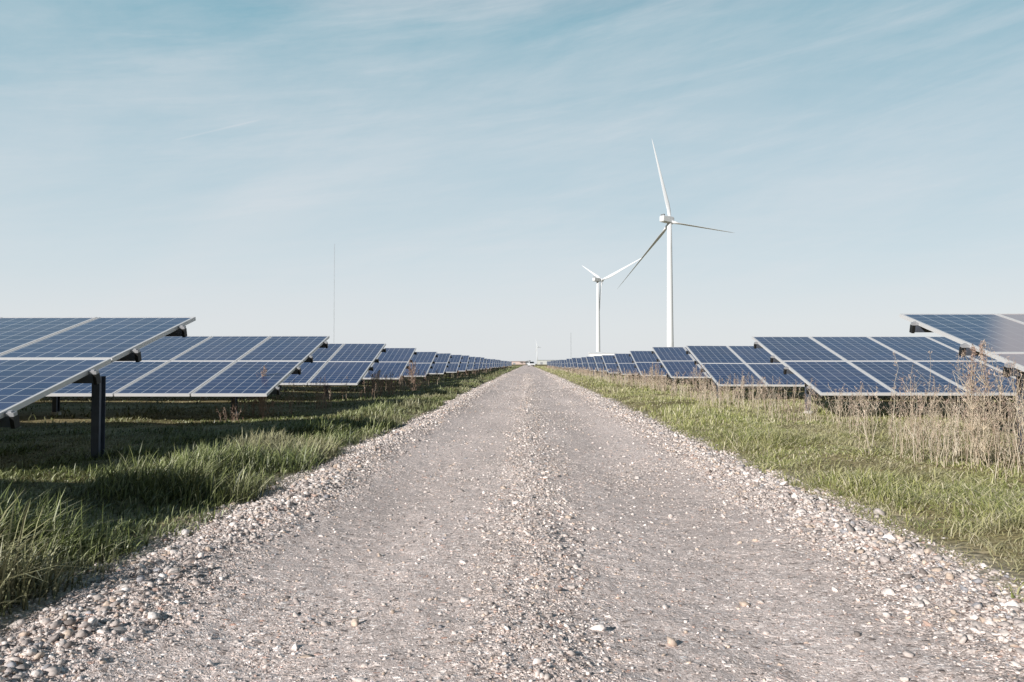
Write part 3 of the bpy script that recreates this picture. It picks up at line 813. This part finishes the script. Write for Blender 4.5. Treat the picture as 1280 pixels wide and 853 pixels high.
# ------------------------------------------------------------------ white car on the track
def car(x, y, rz):
    root = empty('parked_car', (x, y, 0.0), rz); tag(root, 'small white car far away at the end of the gravel track', 'car')
    half = .87
    prof = [(-2.05, .32), (-2.08, .62), (-1.98, .80), (-1.15, .93), (-.45, 1.40), (.2, 1.47), (1.2, 1.44), (1.85, 1.05), (2.02, .95), (2.05, .4), (1.95, .30), (-1.9, .28)]
    mb = MB(); rings = []
    for s, k in ((-half, .94), (-half*.93, 1), (half*.93, 1), (half, .94)):
        rings.append([(s*(1 if z < 1 else .86), yy*k, .3+(z-.3)*(1 if k == 1 else .98)) for yy, z in prof])
    mb.rings(rings); mb.build('body', M['carwhite'], root)
    mb = MB(); mb.add([(-.70, -1.11, .985), (.70, -1.11, .985), (.62, -.50, 1.39), (-.62, -.50, 1.39)], [(0, 1, 2, 3)]); mb.add([(-.70, -1.13, .97), (.70, -1.13, .97), (.62, -.52, 1.375), (-.62, -.52, 1.375)], [(0, 1, 2, 3)]); mb.build('windscreen', M['glass'], root)
    for s in (-1, 1):
        mb = MB(); xx = s*(half*.86+.03)
        mb.add([(s*(half+.005), -.95, .96), (s*(half+.005), 1.55, .99), (xx, 1.1, 1.36), (xx, -.4, 1.35)], [(0, 1, 2, 3)]); mb.build('side_window', M['glass'], root)
        mb = MB(); mb.box((s*.62-.17, -2.09, .62), (s*.62+.17, -1.95, .76)); mb.build('headlight', M['lamp'], root)
        for yy in (-1.3, 1.3):
            mb = MB(); mb.tube([(s*.70, yy, .31), (s*.89, yy, .31)], [.31, .31], 18); w = mb.build('wheel', M['tyre'], root)
            mb = MB(); mb.tube([(s*.885, yy, .31), (s*.90, yy, .31)], [.19, .17], 12); mb.build('rim', M['zinc'], w)
    mb = MB(); mb.box((-.55, -2.10, .36), (.55, -2.02, .52)); mb.build('grille', M['cap'], root)
    return root
car(1.25, 232, R(8))

# ------------------------------------------------------------------ far buildings and hedges
def shed(px0, px1, top, Y, depth, wall, label, group=None, name='storage_shed', roofm=None):
    x0, x1 = world(px0, Y), world(px1, Y); h = (455-top)/fpx*Y + .8; w = x1-x0
    root = empty(name, ((x0+x1)/2, Y, 0)); tag(root, label, 'building', group)
    mb = MB(); mb.box((-w/2, 0, -1), (w/2, depth, h*.86)); wl = mb.build('wall', wall, root)
    mb = MB(); e = h*.87
    mb.add([(-w/2-.3, -.4, e), (w/2+.3, -.4, e), (w/2+.3, depth/2, h), (-w/2-.3, depth/2, h), (-w/2-.3, depth+.4, e), (w/2+.3, depth+.4, e)], [(0, 1, 2, 3), (3, 2, 5, 4), (0, 3, 4), (1, 5, 2)])
    mb.build('roof', roofm or wall, root)
    nb = max(2, int(w/8))
    for k in range(nb):
        xx = -w/2 + (k+.5)*w/nb
        mb = MB(); mb.box((xx-1.4, -.05, 0), (xx+1.4, .0, h*.5)); mb.build('door', M['render'] if k % 2 else M['grey'], root)
    return root
shed(737.5, 771, 440, 760, 20, simple('bright_white_cladding', (.88, .88, .88), .6, 0, .03, .3), 'long low white shed at the foot of the smaller turbine')
shed(672, 701, 450, 900, 30, M['sheet'], 'low white greenhouse on the horizon right of the white car', name='greenhouse')
shed(638, 657, 451.6, 900, 25, M['render'], 'low pinkish building on the horizon left of the white car', name='farm_building', roofm=M['roof'])

def far_tree(x, y, h, w, label, group):
    root = empty('tree', (x, y, 0)); tag(root, label, 'tree', group)
    mb = MB(); mb.tube([(0, 0, -.5), (0, 0, h*.3), (random.gauss(0, .1)*w, 0, h*.7)], [h*.03, h*.022, h*.008], 7)
    for k in range(5):
        a = random.random()*2*PI; mb.tube([(0, 0, h*(.2+.08*k)), (math.cos(a)*w*.32, math.sin(a)*w*.32, h*(.45+.09*k))], [h*.012, h*.004], 5)
    mb.build('trunk', M['bark'], root)
    n = 420; cl = rng.normal(size=(9, 3))*np.array([w*.22, w*.22, h*.14]) + np.array([0, 0, h*.60])
    ctr = cl[rng.integers(0, 9, n)] + rng.normal(size=(n, 3))*np.array([w*.09, w*.09, h*.075])
    u = rng.normal(size=(n, 3)); u /= np.linalg.norm(u, axis=1, keepdims=True); v = np.cross(u, rng.normal(size=(n, 3))); v /= np.linalg.norm(v, axis=1, keepdims=True)
    s = (h*.045*(.6+.8*rng.random(n)))[:, None]
    V = np.stack([ctr-u*s, ctr+v*s*.7, ctr+u*s, ctr-v*s*.7], 1).reshape(-1, 3)
    c = np.repeat(np.array([[.24, .235, .225]])*(.75+.5*rng.random((n, 1))), 4, 0)
    o = big_mesh('crown', V, np.arange(n*4).reshape(-1, 4), [M['leaf']], c); o.parent = root
for i, (px, Y, hpx) in enumerate([(657, 520, 5.5), (660.5, 540, 6.5), (664, 560, 5.2), (653, 600, 4.6), (676, 1000, 5), (690, 1100, 4.6), (703, 1000, 5.2), (720, 1100, 4.8), (633, 1000, 4.6), (645, 1050, 5)]):
    h = hpx/fpx*Y
    far_tree(world(px, Y), Y, h, h*(1.0+.4*random.random()), 'hazy bare tree on the horizon close to the end of the track' if i < 4 else 'faint hazy tree in the line along the horizon', 'far trees at the end of the track' if i < 4 else 'hazy trees along the horizon')

# ------------------------------------------------------------------ sky, sun, camera
SUNV = Vector((-1.94, -2.4, 1.29)).normalized()       # towards the sun
elev = math.asin(SUNV.z); azim = math.atan2(SUNV.x, SUNV.y)
w = bpy.data.worlds.new('World'); sc.world = w; w.use_nodes = True
N, L = w.node_tree.nodes, w.node_tree.links
bg = N['Background']; bg.inputs['Strength'].default_value = .1
sky = N.new('ShaderNodeTexSky'); sky.sky_type = 'NISHITA'; sky.sun_disc = False
sky.sun_elevation = elev; sky.sun_rotation = azim; sky.air_density = 1.0; sky.dust_density = 1.2; sky.ozone_density = 1.5
tc = N.new('ShaderNodeTexCoord'); sp = N.new('ShaderNodeSeparateXYZ'); L.new(tc.outputs['Generated'], sp.inputs[0])
def wm(op, a, b=None, cl=False):
    n = N.new('ShaderNodeMath'); n.operation = op; n.use_clamp = cl
    for i, v in enumerate((a, b)):
        if v is None: continue
        if isinstance(v, (int, float)): n.inputs[i].default_value = v
        else: L.new(v, n.inputs[i])
    return n.outputs[0]
z = sp.outputs['Z']
rp = N.new('ShaderNodeValToRGB'); L.new(z, rp.inputs['Fac'])
stops = [(0., (.775, .795, .81)), (.05, (.745, .785, .81)), (.13, (.61, .72, .775)), (.25, (.42, .595, .685)), (.40, (.15, .405, .52)), (.50, (.10, .25, .36)), (.62, (.035, .10, .17)), (1., (.015, .05, .09))]
el = rp.color_ramp.elements
while len(el) < len(stops): el.new(.5)
for e, (p, c) in zip(el, stops): e.position = p; e.color = (*c, 1)
# cirrus on a high flat sheet: position = direction / height
zc = wm('MAXIMUM', wm('ADD', z, .10), .02)
cx, cy = wm('DIVIDE', sp.outputs['X'], zc), wm('DIVIDE', sp.outputs['Y'], zc)
cb = N.new('ShaderNodeCombineXYZ'); L.new(cx, cb.inputs[0]); L.new(cy, cb.inputs[1])
def cirrus(scale, sq, rot, lo_, hi_, dist=.6):
    mp = N.new('ShaderNodeMapping'); mp.inputs['Rotation'].default_value = (0, 0, R(rot)); mp.inputs['Scale'].default_value = sq
    L.new(cb.outputs[0], mp.inputs['Vector'])
    n = N.new('ShaderNodeTexNoise'); n.inputs['Scale'].default_value = scale; n.inputs['Detail'].default_value = 8; n.inputs['Roughness'].default_value = .62; n.inputs['Distortion'].default_value = dist
    L.new(mp.outputs[0], n.inputs['Vector'])
    mr = N.new('ShaderNodeMapRange'); mr.interpolation_type = 'SMOOTHSTEP'; mr.inputs['From Min'].default_value = lo_; mr.inputs['From Max'].default_value = hi_
    L.new(n.outputs['Fac'], mr.inputs['Value']); return mr.outputs[0]
c1 = cirrus(.9, (.34, 1.5, 1), 50, .38, .72); c2 = cirrus(.5, (.7, 1.0, 1), -20, .38, .68, .3); c3 = cirrus(2.2, (.18, 1.5, 1), 30, .46, .76, .6)
cl = wm('ADD', wm('ADD', wm('MULTIPLY', c1, .30), wm('MULTIPLY', c2, .34)), wm('MULTIPLY', c3, .17))
fz = N.new('ShaderNodeMapRange'); fz.interpolation_type = 'SMOOTHSTEP'; fz.inputs['From Min'].default_value = .62; fz.inputs['From Max'].default_value = .42; L.new(z, fz.inputs['Value'])
cl = wm('MULTIPLY', cl, fz.outputs[0])
def wisps(scale, ang, lo_, hi_, sq):
    m_a = N.new('ShaderNodeMapping'); m_a.inputs['Rotation'].default_value = (0, R(ang), 0); L.new(tc.outputs['Generated'], m_a.inputs['Vector'])
    m_b = N.new('ShaderNodeMapping'); m_b.inputs['Scale'].default_value = sq; L.new(m_a.outputs[0], m_b.inputs['Vector'])
    n = N.new('ShaderNodeTexNoise'); n.inputs['Scale'].default_value = scale; n.inputs['Detail'].default_value = 9; n.inputs['Roughness'].default_value = .64; n.inputs['Distortion'].default_value = .35
    L.new(m_b.outputs[0], n.inputs['Vector'])
    mr = N.new('ShaderNodeMapRange'); mr.interpolation_type = 'SMOOTHSTEP'; mr.inputs['From Min'].default_value = lo_; mr.inputs['From Max'].default_value = hi_
    L.new(n.outputs['Fac'], mr.inputs['Value']); return mr.outputs[0]
w1 = wisps(1.6, 14, .40, .74, (1, 1, 6.5)); w2 = wisps(3.2, 9, .44, .76, (1, 1, 11)); w3 = wisps(1.1, 30, .36, .70, (1, 1, 2.2))
cl = wm('ADD', wm('MULTIPLY', cl, .35), wm('ADD', wm('ADD', wm('MULTIPLY', w1, .24), wm('MULTIPLY', w2, .16)), wm('MULTIPLY', w3, .27)))
cl = wm('MULTIPLY', cl, fz.outputs[0])
# contrail: a great circle streak, ends faded
def pdir(px, py):
    v = Vector(((px-659)/fpx, 1, (455-py)/fpx)); return v.normalized()
A, B = pdir(205, 172), pdir(326, 144); nn = A.cross(B).normalized(); mid = (A+B).normalized(); half_c = mid.dot(A)
vd = N.new('ShaderNodeVectorMath'); vd.operation = 'DOT_PRODUCT'; L.new(tc.outputs['Generated'], vd.inputs[0]); vd.inputs[1].default_value = nn
ve = N.new('ShaderNodeVectorMath'); ve.operation = 'DOT_PRODUCT'; L.new(tc.outputs['Generated'], ve.inputs[0]); ve.inputs[1].default_value = mid
s1 = N.new('ShaderNodeMapRange'); s1.interpolation_type = 'SMOOTHSTEP'; s1.inputs['From Min'].default_value = .0016; s1.inputs['From Max'].default_value = .0002; L.new(wm('ABSOLUTE', vd.outputs['Value']), s1.inputs['Value'])
s2 = N.new('ShaderNodeMapRange'); s2.interpolation_type = 'SMOOTHSTEP'; s2.inputs['From Min'].default_value = half_c; s2.inputs['From Max'].default_value = 1 - (1-half_c)*.5; L.new(ve.outputs['Value'], s2.inputs['Value'])
cl = wm('ADD', cl, wm('MULTIPLY', wm('MULTIPLY', s1.outputs[0], s2.outputs[0]), .16), True)
fy = N.new('ShaderNodeMapRange'); fy.interpolation_type = 'SMOOTHSTEP'; fy.inputs['From Min'].default_value = -.25; fy.inputs['From Max'].default_value = .5; fy.inputs['To Min'].default_value = 4.2; fy.inputs['To Max'].default_value = 10.; L.new(sp.outputs['Y'], fy.inputs['Value'])
m1 = N.new('ShaderNodeMix'); m1.data_type = 'RGBA'; L.new(cl, m1.inputs['Factor']); L.new(rp.outputs[0], m1.inputs[6]); m1.inputs[7].default_value = (.74, .77, .80, 1)
sc10 = N.new('ShaderNodeVectorMath'); sc10.operation = 'SCALE'; L.new(fy.outputs[0], sc10.inputs['Scale']); L.new(m1.outputs[2], sc10.inputs[0])
m2 = N.new('ShaderNodeMix'); m2.data_type = 'RGBA'; m2.inputs['Factor'].default_value = .93
L.new(sky.outputs[0], m2.inputs[6]); L.new(sc10.outputs[0], m2.inputs[7]); L.new(m2.outputs[2], bg.inputs['Color'])

sun = bpy.data.lights.new('sun', 'SUN'); sun.energy = 5.0; sun.angle = R(.5); sun.color = (1, .965, .92)
so = link(bpy.data.objects.new('sun', sun)); so.rotation_euler = SUNV.to_track_quat('Z', 'Y').to_euler(); so.location = (-20, -25, 14)

cam = bpy.data.cameras.new('camera'); cam.sensor_width = 36; cam.lens = 972/1280*36; cam.clip_end = 12000; cam.clip_start = .05
co = link(bpy.data.objects.new('camera', cam)); co.location = (0, 0, .80)
yaw = math.atan(19/972); pitch = math.atan(28.5/972)
co.rotation_euler = (PI/2 + pitch, 0, yaw)
sc.camera = co
sc.view_settings.view_transform = 'Standard'; sc.view_settings.look = 'None'; sc.view_settings.exposure = 0
